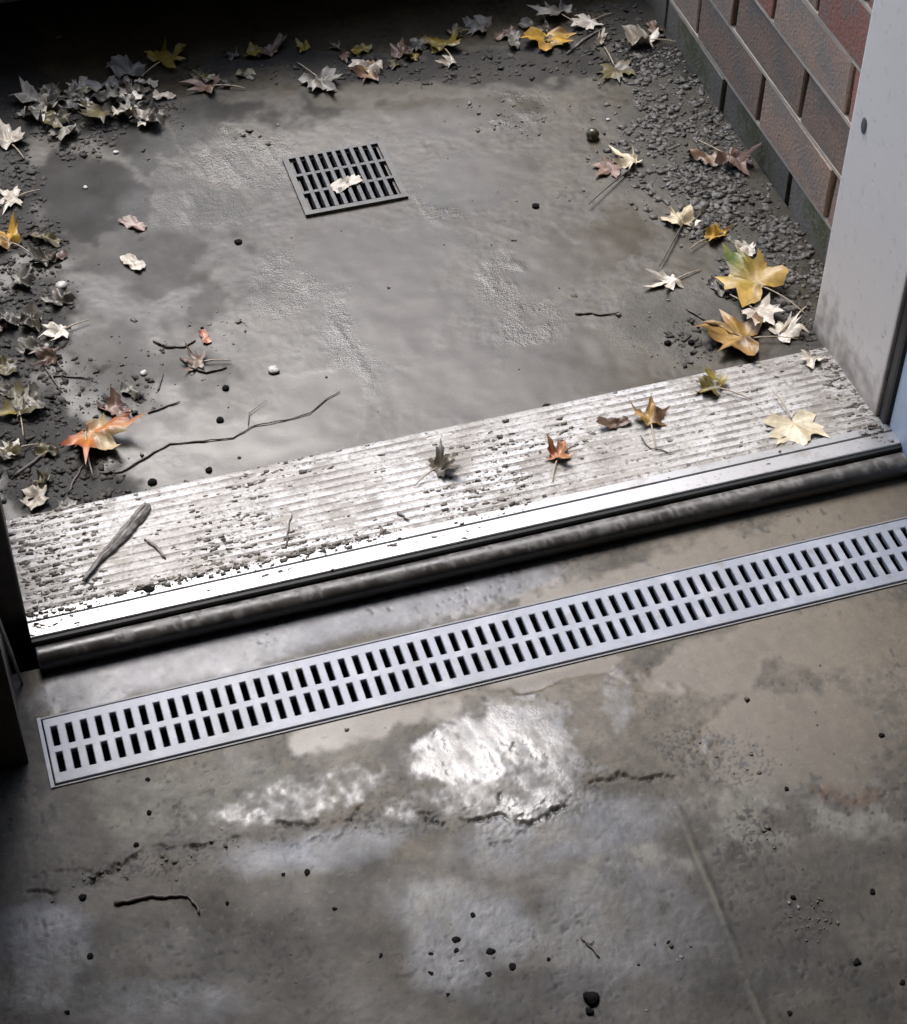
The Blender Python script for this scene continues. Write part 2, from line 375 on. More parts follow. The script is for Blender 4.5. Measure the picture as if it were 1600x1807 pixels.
    fleck = sst(.86, .92, vnoise(X, Y, 260, 185))*sst(.45, .65, fbm(X, Y, 14, 186, 3))
    base = lerp(base, (.36, .35, .32), fleck*.5)
    # the slab dips to the left under the slick patch
    c_ = G(1010, 1330); h = h + .006*np.exp(-(((X-c_[0])/.09)**2+((Y-c_[1])/.10)**2))
    # cracks
    jx = X + .004*(fbm(X, Y, 260, 137, 2)-.5) + .010*(fbm(X, Y, 90, 131, 5, .6)-.5); jy = Y + .005*(fbm(X, Y, 240, 138, 2)-.5) + .022*(fbm(X, Y, 70, 132, 5, .6)-.5)
    main = [[(-40, 1575), (40, 1570), (90, 1582), (180, 1545), (260, 1500), (340, 1488), (450, 1475), (500, 1455), (560, 1450), (600, 1448), (640, 1420), (690, 1425), (760, 1440), (800, 1432), (815, 1432)],
            [(740, 1440), (790, 1458), (850, 1445), (930, 1455), (1000, 1430), (1060, 1375), (1150, 1385), (1190, 1370)], [(905, 1320), (900, 1375), (880, 1420)], [(300, 1350), (306, 1400), (315, 1470)], [(640, 1420), (600, 1470), (520, 1490), (430, 1480)], [(930, 1455), (905, 1490), (860, 1480)], [(180, 1545), (120, 1530), (60, 1545)]]
    wid = [.0008, .0008, .0007, .0006, .0006, .0006, .0006]; dep = [.003, .003, .0015, .001, .0012, .0012, .0012]
    ck = np.zeros_like(X)
    for pts, wd, dp in zip(main, wid, dep):
        d = crackdist(jx, jy, pts)
        mod = sst(.34, .56, fbm(X, Y, 44, 133, 4))*.9+.1
        g = np.exp(-(d/(wd*(.5+mod)))**2)*mod
        h = h - dp*g; ck = np.maximum(ck, g)
        edge = np.exp(-(d/.014)**2)*sst(.62, .72, vnoise(X, Y, 420, 134))*sst(.4, .6, fbm(X, Y, 25, 135, 2))
        ck = np.maximum(ck, edge*.7*(1 if wd > .001 else .2)); h = h - .0003*edge
    # sealed saw joint running towards the camera
    dj = crackdist(X+.002*(fbm(X, Y, 60, 141, 2)-.5), Y, [(1195, 1430), (1250, 1560), (1290, 1660), (1320, 1740), (1370, 1860)])
    jl = np.exp(-(dj/.0026)**2)*(.25+.75*sst(.35, .6, fbm(X, Y, 45, 143, 3))); h = h + .0010*jl
    base = lerp(base, (.34, .31, .25), jl*.8)
    base = lerp(base, (.07, .065, .06), np.exp(-((dj-.0045)/.0018)**2)*.7*sst(.4, .6, fbm(X, Y, 25, 142, 3)))
    base = lerp(base, (.028, .026, .025), np.clip(ck, 0, 1)*.72)
    grime = blob(X, Y, [(1250, 1330, 110, 40, 1, 12), (1420, 1620, 60, 50), (1020, 1390, 50, 45), (720, 1450, 110, 30), (1340, 1480, 60, 50, .7), (250, 1530, 180, 25, 1, -15)], 0, wv*1.2)
    spk = sst(.60, .72, vnoise(X, Y, 430, 151))*grime
    few = sst(.86, .9, vnoise(X, Y, 150, 152))*sst(.45, .6, fbm(X, Y, 9, 153, 2))
    base = lerp(base, (.04, .037, .034), np.clip(1.4*spk+few*.8, 0, 1)*.9)
    base = base*np.array((.56, .54, .50))*(.50+.50*sst(-.48, -.22, Y)[..., None])  # falloff of the door light painted in: floor darkens into the room
    h = h + (1-mud)*(.0004*(fbm(X, Y, 230, 161, 2)-.5))*(1-.85*np.maximum(slick, film)) + slick*(1-mud)*.0001*(fbm(X, Y, 300, 162, 2)-.5)
    h = h*(1-.5*mud) + .5*(-.0002+.0002*(fbm(X, Y, 25, 163, 2)-.5))*mud
    gloss = .66 + .26*(fbm(X, Y, 25, 171, 3)-.5) - .43*slick*(1-.85*film)*(.75+.5*sst(.35, .65, fbm(X*2.5+.5*Y, Y*.6, 60, 174, 3))) - .14*blue
    gloss = gloss*(1-mud) + (.36+.14*fbm(X, Y, 20, 172, 3))*mud
    gloss = np.clip(gloss - .05 - .20*film + .04*dark, .08, .85)
    grain = np.clip(.20 - .06*slick*(1-mud) - .1*film - .3*mud - .3*film, .03, 2.2)
    # level with the drain edges
    e = np.exp(-(np.minimum(abs(Y-CH[2]), abs(Y-CH[3]))/.012)**2)*(X > -.02)
    h = h*(1-e) - .0004*e
    return h, base, gloss, grain
STEP = .0016
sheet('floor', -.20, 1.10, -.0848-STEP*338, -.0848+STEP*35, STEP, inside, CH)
# rest of the basement floor: coarse concrete around the detailed part
def plain(X, Y):
    o = np.ones_like(X)
    t = lerp((.05, .047, .042), (.036, .034, .031), sst(.35, .65, fbm(X, Y, 6, 121, 4)))
    return -.003*o, t, .72*o, .25*o
sheet('floor', -1.6, 2.4, -3.2, -.62, .05, plain)
sheet('floor', -1.6, -.198, -.65, -.03, .05, plain)
sheet('floor', 1.098, 2.4, -.65, -.03, .05, plain)

# ------------------------------------------------------------------ house wall, basement room, stairwell (mostly outside the frame)
hw = empty('house_wall', (0, 0, 0))
tag(hw, 'dark wall end left of the doorway, rising beside the pale drain', 'wall')
box('wall_return', -1.6, -.020, -.130, .178, -.05, 2.06, M_darkwood, hw)
box('wall_pier', .905, 2.4, -.180, .178, -.05, 2.06, M_render, hw)
box('sun_blocker', -.6, 1.5, .180, .62, 2.07, 2.12, M_render, hw)  # unseen slab added to cut the sun and dim the floor indoors
box('lintel', -1.6, 2.4, -.180, .178, 2.062, 3.2, M_render, hw)
rm = empty('basement_room', (0, -1.6, 0)); tag(rm, 'bare painted basement room behind the doorway', 'room')
def rbox(n, *a): 
    o = box(n, *a, M_room); o.parent = rm; o.matrix_parent_inverse = Matrix.Translation((0, 1.6, 0)); return o
rbox('side_wall', -1.7, -1.6, -3.2, -.18, -.05, 2.4); rbox('side_wall', 2.4, 2.5, -3.2, -.18, -.05, 2.4)
rbox('back_wall', -1.7, 2.5, -3.3, -3.2, -.05, 2.4); rbox('ceiling', -1.7, 2.5, -3.3, -.18, 2.4, 2.5)

# brick wall on the right of the landing
PIT, CRS = .1850, .0667
def brick_mesh(L, seed):
    rng = random.Random(seed)
    bm = bmesh.new(); box_bm(bm, 0, .10, 0, L, 0, CRS-.0046, 0)
    es = [e for e in bm.edges if all(v.co.x < .01 for v in e.verts)]
    bmesh.ops.bevel(bm, geom=es, offset=.0010, segments=1, affect='EDGES')
    for v in bm.verts:
        v.co += Vector((rng.uniform(-.0012, .0012), rng.uniform(-.0012, .0012), rng.uniform(-.0008, .0008)))
    me = bpy.data.meshes.new('brick'); bm.to_mesh(me); bm.free(); me.materials.append(M_brick); return me
BM = [brick_mesh(PIT-.0088, i) for i in range(4)]
BM_moss = [brick_mesh(PIT-.0088, 10+i) for i in range(3)]; BM_red = [brick_mesh(PIT-.0088, 20+i) for i in range(2)]
for q in BM_moss: q.materials[0] = M_brick_moss
for q in BM_red: q.materials[0] = M_brick_red
def brick_wall(name, x, label, flip, rows, ncol, y0):
    root = empty(name, (x, y0, -.004)); tag(root, label, 'wall')
    n = 0
    for r in range(rows):
        off = 0 if r % 2 == 0 else PIT/2
        for c in range(-1, ncol):
            me = BM[(r*3+c*5) % 4]
            if r == 0: me = BM_moss[(c*2) % 3]
            if r >= 3 and (c+r) % 2 == 0: me = BM_red[c % 2]
            o = bpy.data.objects.new('brick', me); COL.objects.link(o); o.parent = root
            yy = .375-.181 + c*PIT + off + .0044 - y0*0
            if flip: 
                o.rotation_euler = (0, 0, math.pi); o.location = (0, yy+PIT-.0088, r*CRS+.0038)
            else:
                o.location = (random.uniform(-.001, .001), yy, r*CRS+.0038)
            n += 1
        s = -1 if flip else 1
        a, b = sorted((-s*.0004, s*.09))
        bm = bmesh.new(); box_bm(bm, a, b, -.0, ncol*PIT+.1, r*CRS-.0006, r*CRS+.0037)
        me = bpy.data.meshes.new('mortar_bed'); bm.to_mesh(me); bm.free()
        link('mortar_bed', me, M_mortar, root)
    a, b = sorted(((-1 if flip else 1)*.0055, (-1 if flip else 1)*.099))
    o = box('backing', a, b, 0, ncol*PIT+.1, -.02, rows*CRS, M_recess, root)
    return root
brick_wall('brick_wall', .915, 'red brown brick wall with dark open head joints along the right of the landing', False, 10, 8, .0)
for o in list(bpy.data.objects):
    pass
lw = empty('stairwell_wall', (-.045, .18, 0)); tag(lw, 'left stairwell wall beside the littered landing edge', 'wall')
o = box('wall_body', -.30, 0, 0.002, 3.2, -.05, .42, M_white, lw)

# stairs climbing away at the far end, the lowest tread open underneath
st = empty('wooden_step', (.43, .885, 0)); tag(st, 'black wet timber step over the dark recess at the far end', 'step')
box('tread', -.475, .485, 0.0, .345, .112, .165, M_step, st, .004)
box('back_board', -.475, .485, .327, .345, 0, .1115, M_step, st)
box('side_board', -.475, -.445, .01, .325, 0, .1115, M_step, st)
box('side_board', .45, .485, .01, .325, 0, .1115, M_step, st)
sc = empty('stairs', (.43, 1.235, 0)); tag(sc, 'concrete stairs climbing from the landing behind the black step', 'stairs')
for i in range(7):
    box('stair_tread', -.475, .485, i*.28, i*.28+.285, -.05, .165+.18*(i+1)-i*.001, M_stairs, sc, .004)
g = pydata('ground', [(-40, 3.2, 1.12), (40, 3.2, 1.12), (40, 60, 1.12), (-40, 60, 1.12)], [(0, 1, 2, 3)], mat('lawn', (.07, .09, .04), .9)); g['kind'] = 'structure'
for nm_, a_ in (('ground', (1.012, 30, .18, 3.2, .60, .655)), ('ground', (-30, -.346, .18, 3.2, .33, .405))):
    b_ = box(nm_, *a_, g.data.materials[0]); b_['kind'] = 'structure'

# ------------------------------------------------------------------ door frame
df = empty('door_frame', (.86, .1, 0)); tag(df, 'grey painted door frame with black weatherstrip, its jamb beside the bricks', 'door frame')
def dbox(n, x0, x1, y0, y1, z0, z1, m, bev=0): 
    return box(n, x0-.86, x1-.86, y0-.1, y1-.1, z0, z1, m, df, bev)
j = dbox('jamb', .860, .904, .034, .183, -.004, 2.03, M_paint, .0025); tag(j, 'grey chipped right jamb')
j = dbox('jamb', -.0195, .004, .012, .183, -.004, 2.03, M_darkwood, .002); tag(j, 'dark left jamb')
dbox('head', -.019, .904, .034, .183, 2.031, 2.061, M_paint, .002)
dbox('weatherstrip', .8625, .903, .017, .033, .0, 2.03, M_black, .004)
b = dbox('reveal', .866, .904, -.179, .0165, .0, 2.03, M_blue, .003); tag(b, 'light blue painted reveal')
# bead of caulk at the foot of the blue reveal
tube('caulk', [(.866-.86, -.17-.1, .004), (.866-.86, -.08-.1, .005), (.8655-.86, -.02-.1, .008), (.8645-.86, -.012-.1, .014)], .0032, M_white, df, 8, .7)
p = G(50, 1200, .0); q = [(-.012, -.042, .0), (-.0155, -.043, .05), (-.0205, -.044, .11), (-.024, -.045, .3)]
tube('seal_strip', [(a[0]-.86, a[1]-.1, a[2]) for a in q], .0022, M_strip, df, 6, .9, 0)
# nail hole in the right jamb
bm = bmesh.new(); bmesh.ops.create_uvsphere(bm, u_segments=10, v_segments=6, radius=.0055)
for v in bm.verts: v.co.x *= .25; v.co.z *= 1.7
me = bpy.data.meshes.new('nail_head'); bm.to_mesh(me); bm.free()
d = ray(1524, 222); t = (.8598-CAM[0])/d[0]; P = CAM+d*t
link('nail_head', me, mat('rusty_nail', (.12, .115, .13), .5), df, (P[0]-.86, P[1]-.1, P[2]))

# ------------------------------------------------------------------ threshold
th = empty('door_threshold', (.43, .058, -.008)); tag(th, 'muddy fluted aluminium door threshold with a dark rounded front seal', 'threshold')
X0, X1 = .004-.43, .866-.43
def TZ(y):       # top of the tread plate
    return .029 - (y-.012)/(.144-.012)*.0075
prof = [(.144, .004), (.144, .0195)]
nf = 12
for i in range(nf):
    ya = .141 - i*(.141-.014)/nf; yb = .141-(i+1)*(.141-.014)/nf
    d = ya-yb
    prof += [(ya, TZ(ya)-.0004), (ya-.18*d, TZ(ya)), (ya-.62*d, TZ(yb)+.0001), (yb+.20*d, TZ(yb)-.0004)]
prof += [(.0115, .0285), (.0105, .0305), (.0015, .0310), (.0010, .0285), (-.0012, .0285), (-.0016, .0315), (-.0185, .0318), (-.0195, .031), (-.0195, .004)]
extrude_profile('tread_plate', [(a-.05, b) for a, b in prof], X0, X1, M_alu, th, nx=40)
tp = bpy.data.objects['tread_plate']; tp.data.materials.append(M_alud); tp.data.materials.append(M_lip)
mi = []
NP = len(prof)
for f in range(len(tp.data.polygons)):
    q = f % NP if f < 40*NP else -1
    k = q-2
    mi.append(1 if 0 <= k < 4*nf and k % 4 in (2, 3) else 2 if k >= 4*nf else 0)
tp.data.polygons.foreach_set('material_index', mi)
# recess and bulb seal
extrude_profile('seal_groove', [(a-.05, b) for a, b in [(-.0198, .003), (-.0198, .0300), (-.0228, .0292), (-.0240, .0190), (-.0240, .003)]], X0, X1, M_black, th)
n = 22; V = []; F = []; nx = 420
rng = np.random.RandomState(3)
for i in range(nx+1):
    x = X0+.002 + (X1-X0-.004)*i/nx
    dr = .0005*(vnoise(np.array([x]), np.array([0.]), 6, 7)[0]-.5)
    for k in range(n):
        a = 2*math.pi*k/n; r = .0119+dr
        V.append((x, -.0337-.05+r*math.cos(a), .0166+r*math.sin(a)))
for i in range(nx):
    for k in range(n):
        F.append((i*n+k, i*n+(k+1) % n, (i+1)*n+(k+1) % n, (i+1)*n+k))
F.append(tuple(range(n))); F.append(tuple(nx*n+k for k in range(n-1, -1, -1)))
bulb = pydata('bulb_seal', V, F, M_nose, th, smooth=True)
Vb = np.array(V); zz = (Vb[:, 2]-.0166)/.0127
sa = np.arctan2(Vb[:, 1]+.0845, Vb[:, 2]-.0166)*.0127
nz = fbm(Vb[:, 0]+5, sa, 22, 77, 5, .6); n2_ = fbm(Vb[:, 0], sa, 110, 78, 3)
dust_highlight = np.clip(sst(.35, .95, zz + 1.5*(nz-.5))*(.3+.9*sst(.35, .65, n2_)), 0, 1)  # pale dried mud plus the top highlight painted into the bulb colour
cb = lerp((.035, .030, .025), (.17, .162, .15), dust_highlight)
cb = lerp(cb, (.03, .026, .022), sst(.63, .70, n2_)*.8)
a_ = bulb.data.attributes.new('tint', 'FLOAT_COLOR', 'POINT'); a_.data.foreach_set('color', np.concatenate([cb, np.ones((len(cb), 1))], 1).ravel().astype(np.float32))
a_ = bulb.data.attributes.new('gloss', 'FLOAT', 'POINT'); a_.data.foreach_set('value', (.28+.3*dust_highlight).astype(np.float32))

# ------------------------------------------------------------------ channel drain
cd = empty('channel_drain', (-.0045, -.124, 0)); tag(cd, 'pale grey slotted channel drain let into the wet floor before the threshold', 'drain')
L = 1.2
def plate(name, xs, ys, hole, z0, z1, m, parent, bev=0):
    """flat plate on a grid of cut lines with open cells"""
    bm = bmesh.new(); vt = {}
    def v(i, j, z): 
        k = (i, j, z)
        if k not in vt: vt[k] = bm.verts.new((xs[i], ys[j], z))
        return vt[k]
    nx, ny = len(xs)-1, len(ys)-1
    solid = lambda i, j: 0 <= i < nx and 0 <= j < ny and not hole(i, j)
    for i in range(nx):
        for j in range(ny):
            if not solid(i, j): continue
            bm.faces.new([v(i, j, z1), v(i+1, j, z1), v(i+1, j+1, z1), v(i, j+1, z1)])
            bm.faces.new([v(i, j+1, z0), v(i+1, j+1, z0), v(i+1, j, z0), v(i, j, z0)])
            for di, dj, a, b in ((-1, 0, (i, j+1), (i, j)), (1, 0, (i+1, j), (i+1, j+1)), (0, -1, (i, j), (i+1, j)), (0, 1, (i+1, j+1), (i, j+1))):
                if not solid(i+di, j+dj):
                    bm.faces.new([v(*a, z0), v(*b, z0), v(*b, z1), v(*a, z1)])
    me = bpy.data.meshes.new(name); bm.to_mesh(me); bm.free()
    return link(name, me, m, parent)
sp, sw = .01305, .0056
xs = [.003, .0085-.0025]
x = .0085
while x+sw < L-.01:
    xs += [x, x+sw]; x += sp
xs.append(L)
ys = [-.0365, -.0252, -.0038, .0038, .0252, .0352]
hole = lambda i, j: i >= 2 and i % 2 == 0 and i < len(xs)-2 and j in (1, 3)
gp = plate('grate_panel', xs, ys, hole, -.0035, .0022, M_grate, cd)
bv = gp.modifiers.new('bevel', 'BEVEL'); bv.width = .0007; bv.segments = 1; bv.limit_method = 'ANGLE'
box('channel_edge', 0, L, .0372, .0390, -.05, .0006, M_channel, cd); box('channel_edge', 0, L, -.0390, -.0376, -.05, .0008, M_channel, cd)
box('end_cap', -.0015, .0018, -.0390, .0390, -.05, .0012, M_grate, cd)
box('channel_bed', 0, L, -.037, .037, -.075, -.05, M_dark, cd)
box('channel_side', .002, L, .0355, .0371, -.05, -.006, M_dark, cd); box('channel_side', .002, L, -.0375, -.0368, -.05, -.006, M_dark, cd)

# ------------------------------------------------------------------ square floor grate outside
fg = empty('floor_grate', (.456, .584, .0065)); tag(fg, 'small square grey floor grate set in the muddy landing', 'grate')
fz = .003
o_, i_ = .0600, .0535
fr = plate('frame', [-o_, -i_, i_, o_], [-.0565, -.0500, .0500, .0540], lambda i, j: i == 1 and j == 1, -.006, fz-.001, M_frame, fg)
NB = 10; pit = 2*i_/NB
bars = []
for k in range(1, NB):
    xk = -i_+k*pit
    if not bars:
        o = box('bar', -.0024, .0024, -.0500, .0500, -.008, fz-.0006, M_iron, fg, .0007); bars.append(o)
        o.location = (xk, 0, 0)
    else:
        o = bpy.data.objects.new('bar', bars[0].data); COL.objects.link(o); o.parent = fg; o.location = (xk, 0, 0)
for yk in (-.0165, .0170):
    box('cross_bar', -i_, i_, yk-.0022, yk+.0022, -.0075, fz-.0011, M_iron, fg)
box('sump', -.058, .058, -.055, .053, -.12, -.11, M_dark, fg)
for nm, a in (('sump_wall', (-.058, -.0545, -.055, .053)), ('sump_wall', (.0545, .058, -.055, .053)), ('sump_wall', (-.0545, .0545, -.055, -.0515)), ('sump_wall', (-.0545, .0545, .0515, .053))):
    box(nm, *a, -.11, -.007, M_dark, fg)

# ------------------------------------------------------------------ leaves
HALF = [(0, 1.0), (7, .80), (13, .70), (17, .74), (24, .58), (31, .50), (39, .66), (44, .72), (50, .96), (57, .70), (64, .68), (68, .72), (77, .54),
        (88, .46), (99, .58), (107, .68), (117, .52), (128, .50), (142, .36), (160, .22), (180, .10)]
OUT_MAPLE = HALF + [(360-a, r) for a, r in HALF[-2:0:-1]]
PAL = {  # base, edge, blotch
    'yellow': ((.62, .40, .07), (.50, .30, .05), (.30, .17, .05)),
    'yellowgreen': ((.66, .48, .10), (.60, .38, .12), (.50, .34, .10)),
    'olive': ((.28, .22, .035), (.20, .15, .03), (.10, .085, .03)),
    'ochre': ((.42, .28, .09), (.30, .17, .06), (.17, .10, .05)),
    'tan': ((.42, .29, .16), (.24, .14, .09), (.16, .10, .07)),
    'orange': ((.55, .20, .03), (.30, .07, .02), (.46, .37, .22)),
    'red': ((.42, .10, .035), (.20, .05, .03), (.50, .25, .13)),
    'brown': ((.17, .105, .075), (.10, .06, .045), (.23, .17, .14)),
    'pinkbrown': ((.36, .255, .22), (.20, .12, .09), (.15, .09, .07)),
    'pale': ((.66, .63, .57), (.55, .51, .45), (.40, .36, .31)),
    'white': ((.82, .80, .76), (.76, .73, .68), (.62, .58, .52)),
    'cream': ((.80, .76, .62), (.72, .66, .50), (.62, .55, .40)),
    'grey': ((.34, .335, .31), (.24, .23, .21), (.14, .135, .12)),
    'dull': ((.19, .165, .085), (.13, .115, .06), (.085, .075, .045)),
    'dark': ((.09, .08, .065), (.06, .052, .045), (.15, .135, .11)),
}
OVAL = [(a, .34+.55*abs(math.cos(math.radians(a)))**1.6*(1 if a < 90 or a > 270 else .8)) for a in range(0, 360, 9)]
def leaf_mesh(size, key, seed, curl=.25, fold=.15, crumple=.12, deep=1.0, squeeze=1.0, oval=False):
    OUT = OVAL if oval else OUT_MAPLE
    rng = random.Random(seed); rn = np.random.RandomState(seed)
    rings = [.0, .25, .5, .75, 1.0]; n = len(OUT); V = [(0, 0, 0)]; C = []
    base, edge, blot = [np.array(c) for c in PAL[key]]
    lob = {c: rng.uniform(.68, 1.12) for c in (0, 50, 107, 253, 310, 180)}
    def lobe(a):
        c = min(lob, key=lambda q: min(abs(a-q), 360-abs(a-q))); return lob[c]
    jit = [rng.uniform(.86, 1.12)*(1-(1-lobe(a))*min(1, max(0, (r-.4)/.25))) for a, r in OUT]
    aj = [rng.uniform(-3.5, 3.5) for _ in OUT]; skew = rng.uniform(-10, 10)
    wob = [(rng.uniform(0, 6.28), rng.uniform(2, 4)) for _ in range(3)]
    offx, offy = rng.uniform(0, 50), rng.uniform(0, 50)
    def place(x, y):
        r = math.hypot(x, y); a = math.atan2(x, y)
        z = curl*r*r + fold*abs(x)*.6
        for i, (ph, fq) in enumerate(wob): z += crumple*.6*r*math.sin(ph+fq*a+2.2*r*(i+1))
        s = vnoise(np.array([x*2.4+offx]), np.array([y*2.4+offy]), 1.7, seed)[0]-.5
        z += crumple*1.6*s
        # veins lift
        return (x*(1-.22*abs(curl)*r)*squeeze, y*(1-.25*abs(curl)*r), z)
    def colour(x, y, t, vn=1.0):
        s = fbm(np.array([x*1.3+offx]), np.array([y*1.3+offy]), 1.8, seed, 3)[0]
        c = base*(1-t**2.5*.9)+edge*(t**2.5*.9)
        k = min(1, max(0, (s-.48)/.12)); c = c*(1-k)+blot*k
        if key == 'yellowgreen':
            gk = math.exp(-((x+.02)**2+(y-.62)**2)/.13); c = c*(1-gk)+np.array((.07, .15, .02))*gk
        return c*(.85+.3*rng.random())*vn
    curl *= .34*rng.uniform(.5, 1.6); crumple *= .75; fold *= .7
    V[0] = place(0, 0); C.append(colour(0, 0, 0))
    for t in rings[1:]:
        for (a, r), j, da in zip(OUT, jit, aj):
            a0 = a; a = a + da + skew*math.sin(math.radians(a*.5))
            rr = (r**deep)*j; tt = t if t < 1 else 1
            # inner rings are rounder
            rad = t*(rr*t + (1-t)*.42)/(1)
            x = math.sin(math.radians(a))*rad; y = math.cos(math.radians(a))*rad
            V.append(place(x, y)); C.append(colour(x, y, t, 1.18 if a0 in (0, 50, 107, 253, 310) else .82 if r < .52 else .96))
    F = [(0, 1+(k+1) % n, 1+k) for k in range(n)]
    for i in range(len(rings)-2):
        for k in range(n):
            a = 1+i*n+k; b = 1+i*n+(k+1) % n
            F.append((a, b, b+n, a+n))
    me = bpy.data.meshes.new('blade')
    Vn = np.array(V)*size; Vn[:, 2] -= 0
    me.from_pydata([tuple(v) for v in Vn], [], F); me.update()
    me.polygons.foreach_set('use_smooth', [True]*len(me.polygons))
    a = me.attributes.new('Col', 'FLOAT_COLOR', 'POINT')
    a.data.foreach_set('color', np.concatenate([np.clip(np.array(C)*np.array((.97, .93, .86)), 0, 1), np.ones((len(C), 1))], 1).ravel().astype(np.float32))
    me.materials.append(M_leaf)
    return me
def ground_z(x, y):
    if y < .152 and y > -.012 and 0 < x < .86: return TZ(max(y-.008, .012))-.008
    if y < -.03: return 0.0
    return float(landing_h(np.array([[x]]), np.array([[y]]))[0, 0])
LN = [0]
def leaf(px, py, size_px, rot, key, label, group=None, curl=.3, fold=.15, crumple=.14, tilt=(0, 0), deep=1.0, stalk=None, lift=0.0, squeeze=1.0, single=False):
    LN[0] += 1
    z = LZ
    for _ in range(4):
        p = G(px, py, z+.004); z = ground_z(p[0], p[1])
    d = np.linalg.norm(np.array([p[0], p[1], z])-CAM)
    size = size_px/FPX*d/1.7*1.25
    lr = random.Random(LN[0]*7)
    me = leaf_mesh(size, key, 100+LN[0], curl, fold, crumple, deep*lr.uniform(.85, 1.35), squeeze*lr.uniform(.78, 1.08), single and lr.random() < .5)
    R = Matrix.Rotation(math.radians(rot), 3, 'Z') @ Matrix.Rotation(math.radians(tilt[0]), 3, 'X') @ Matrix.Rotation(math.radians(tilt[1]), 3, 'Y')
    for v in me.vertices: v.co = R @ v.co
    zs = sorted(v.co.z for v in me.vertices); zmin = zs[len(zs)//12]
    for v in me.vertices: v.co.z = max(v.co.z-zmin, -.0005)
    if single:
        o = link('leaf', me, None, None, (p[0], p[1], z+.0012+lift))
    else:
        root = empty('leaf', (p[0], p[1], z+.0012+lift)); o = root
        b = bpy.data.objects.new('blade', me); COL.objects.link(b); b.parent = root
        # stalk: from the blade's base
        base = R @ Vector((0, -.10*size, 0)); base.z = max(base.z-zmin, .001)
        if stalk:
            e = G(stalk[0], stalk[1], z+.002); e = Vector((e[0]-p[0], e[1]-p[1], .002))
        else:
            e = R @ Vector((.12*size, -1.05*size, 0)); e.z = .0015
        m_ = (base+e)/2 + Vector((.06*size*math.sin(LN[0]*2.1), .05*size, .07*size))
        pts = []
        for i in range(9):
            s = i/8; pts.append(base*(1-s)**2+m_*2*s*(1-s)+e*s*s)
        tube('stalk', pts, .0012 if stalk else .0009, M_twig if key not in ('white', 'orange') and stalk else M_twigpale, root, 5, .7)
    tag(o, label, 'leaf', group)
    return o
# by the right jamb
leaf(1333, 508, 148, 20, 'yellowgreen', 'yellow maple leaf with a dark green patch near the foot of the grey jamb', curl=.10, fold=.05, crumple=.16, tilt=(12, -8), lift=.006)
leaf(1335, 553, 80, 200, 'white', 'pinkish white upturned leaf just under the yellow and green leaf', curl=.2, crumple=.15, lift=.004)
leaf(1312, 597, 122, 65, 'ochre', 'folded tan yellow leaf at the upper threshold edge below the yellow and green leaf', curl=.3, fold=.4, crumple=.2, lift=.002)
leaf(1378, 585, 70, -60, 'white', 'small white leaf with a straight stalk beside the grey jamb', stalk=(1425, 540), crumple=.2)
leaf(1432, 630, 45, 150, 'white', 'small white leaf tucked in the corner of threshold and grey jamb', crumple=.25, single=True)
leaf(1187, 493, 78, 95, 'white', 'bright white clawed leaf alone on the silt, left of the yellow and green leaf', curl=.4, crumple=.2, deep=1.5)
leaf(1400, 745, 112, 175, 'cream', 'large cream leaf at the right end of the threshold', curl=.06, fold=.0, crumple=.07)
leaf(1262, 682, 85, 40, 'olive', 'olive brown leaf curling over the upper threshold edge at right', curl=.4, crumple=.25)
leaf(1148, 742, 92, -20, 'ochre', 'yellow brown leaf with ragged lobes on the threshold, left of the olive one', curl=.35, crumple=.25, deep=1.4)
leaf(1090, 745, 62, 80, 'brown', 'flat grey brown leaf fragment touching the ragged yellow brown leaf', curl=.2, crumple=.2, deep=1.4, single=True)
leaf(985, 806, 78, -35, 'red', 'small rust red leaf standing up on the middle of the threshold', curl=.6, fold=.4, crumple=.2, deep=1.3)
leaf(775, 826, 78, -70, 'dark', 'dark muddy crumpled leaf on the threshold, left of the rust red leaf', curl=.4, crumple=.35, deep=1.3)
leaf(1203, 390, 74, 10, 'cream', 'pale yellow leaf with a long dark stalk on the gravel edge', stalk=(1163, 472), curl=.3, crumple=.25)
leaf(1258, 416, 70, -75, 'yellow', 'narrow ochre yellow leaf curled on the gravel right of the pale yellow leaf', curl=.35, fold=.5, crumple=.2, squeeze=.55)
leaf(1118, 287, 70, 30, 'cream', 'pale yellow tattered leaf with a twig like stalk at the gravel edge', stalk=(1038, 362), curl=.35, crumple=.3, deep=1.2)
leaf(1080, 290, 60, 120, 'pinkbrown', 'thin pinkish leaf sunk in the silt beside the tattered pale yellow leaf', curl=.05, crumple=.05, single=True)
leaf(1288, 283, 95, 200, 'pinkbrown', 'crumpled pinkish brown leaf against the foot of the brick wall', curl=.5, crumple=.4, lift=.003)
leaf(1245, 280, 60, 20, 'tan', 'small tan leaf next to the crumpled pinkish leaf at the bricks', curl=.3, crumple=.3, single=True)
leaf(1322, 438, 50, 60, 'white', 'small white leaf scrap on the gravel between bricks and yellow green leaf', crumple=.25, single=True)
leaf(1265, 505, 40, 10, 'dark', 'small black leaf scrap left of the yellow and green leaf', crumple=.3, single=True)
leaf(1085, 118, 85, 170, 'dull', 'dull olive wet leaf flat on the far right silt', curl=.05, crumple=.08)
leaf(965, 62, 85, 160, 'yellow', 'bright yellow leaf at the far edge of the landing', curl=.3, crumple=.2)
leaf(985, 28, 75, 20, 'grey', 'pale grey leaf just behind the bright yellow leaf at the far edge', curl=.3, crumple=.25, lift=.004)
leaf(1043, 36, 60, 100, 'white', 'white rounded leaf right of the bright yellow leaf at the far edge', curl=.3, crumple=.2)
leaf(1142, 72, 75, 60, 'white', 'white curled leaf at the far end of the gravel by the brick wall', curl=.45, crumple=.3)
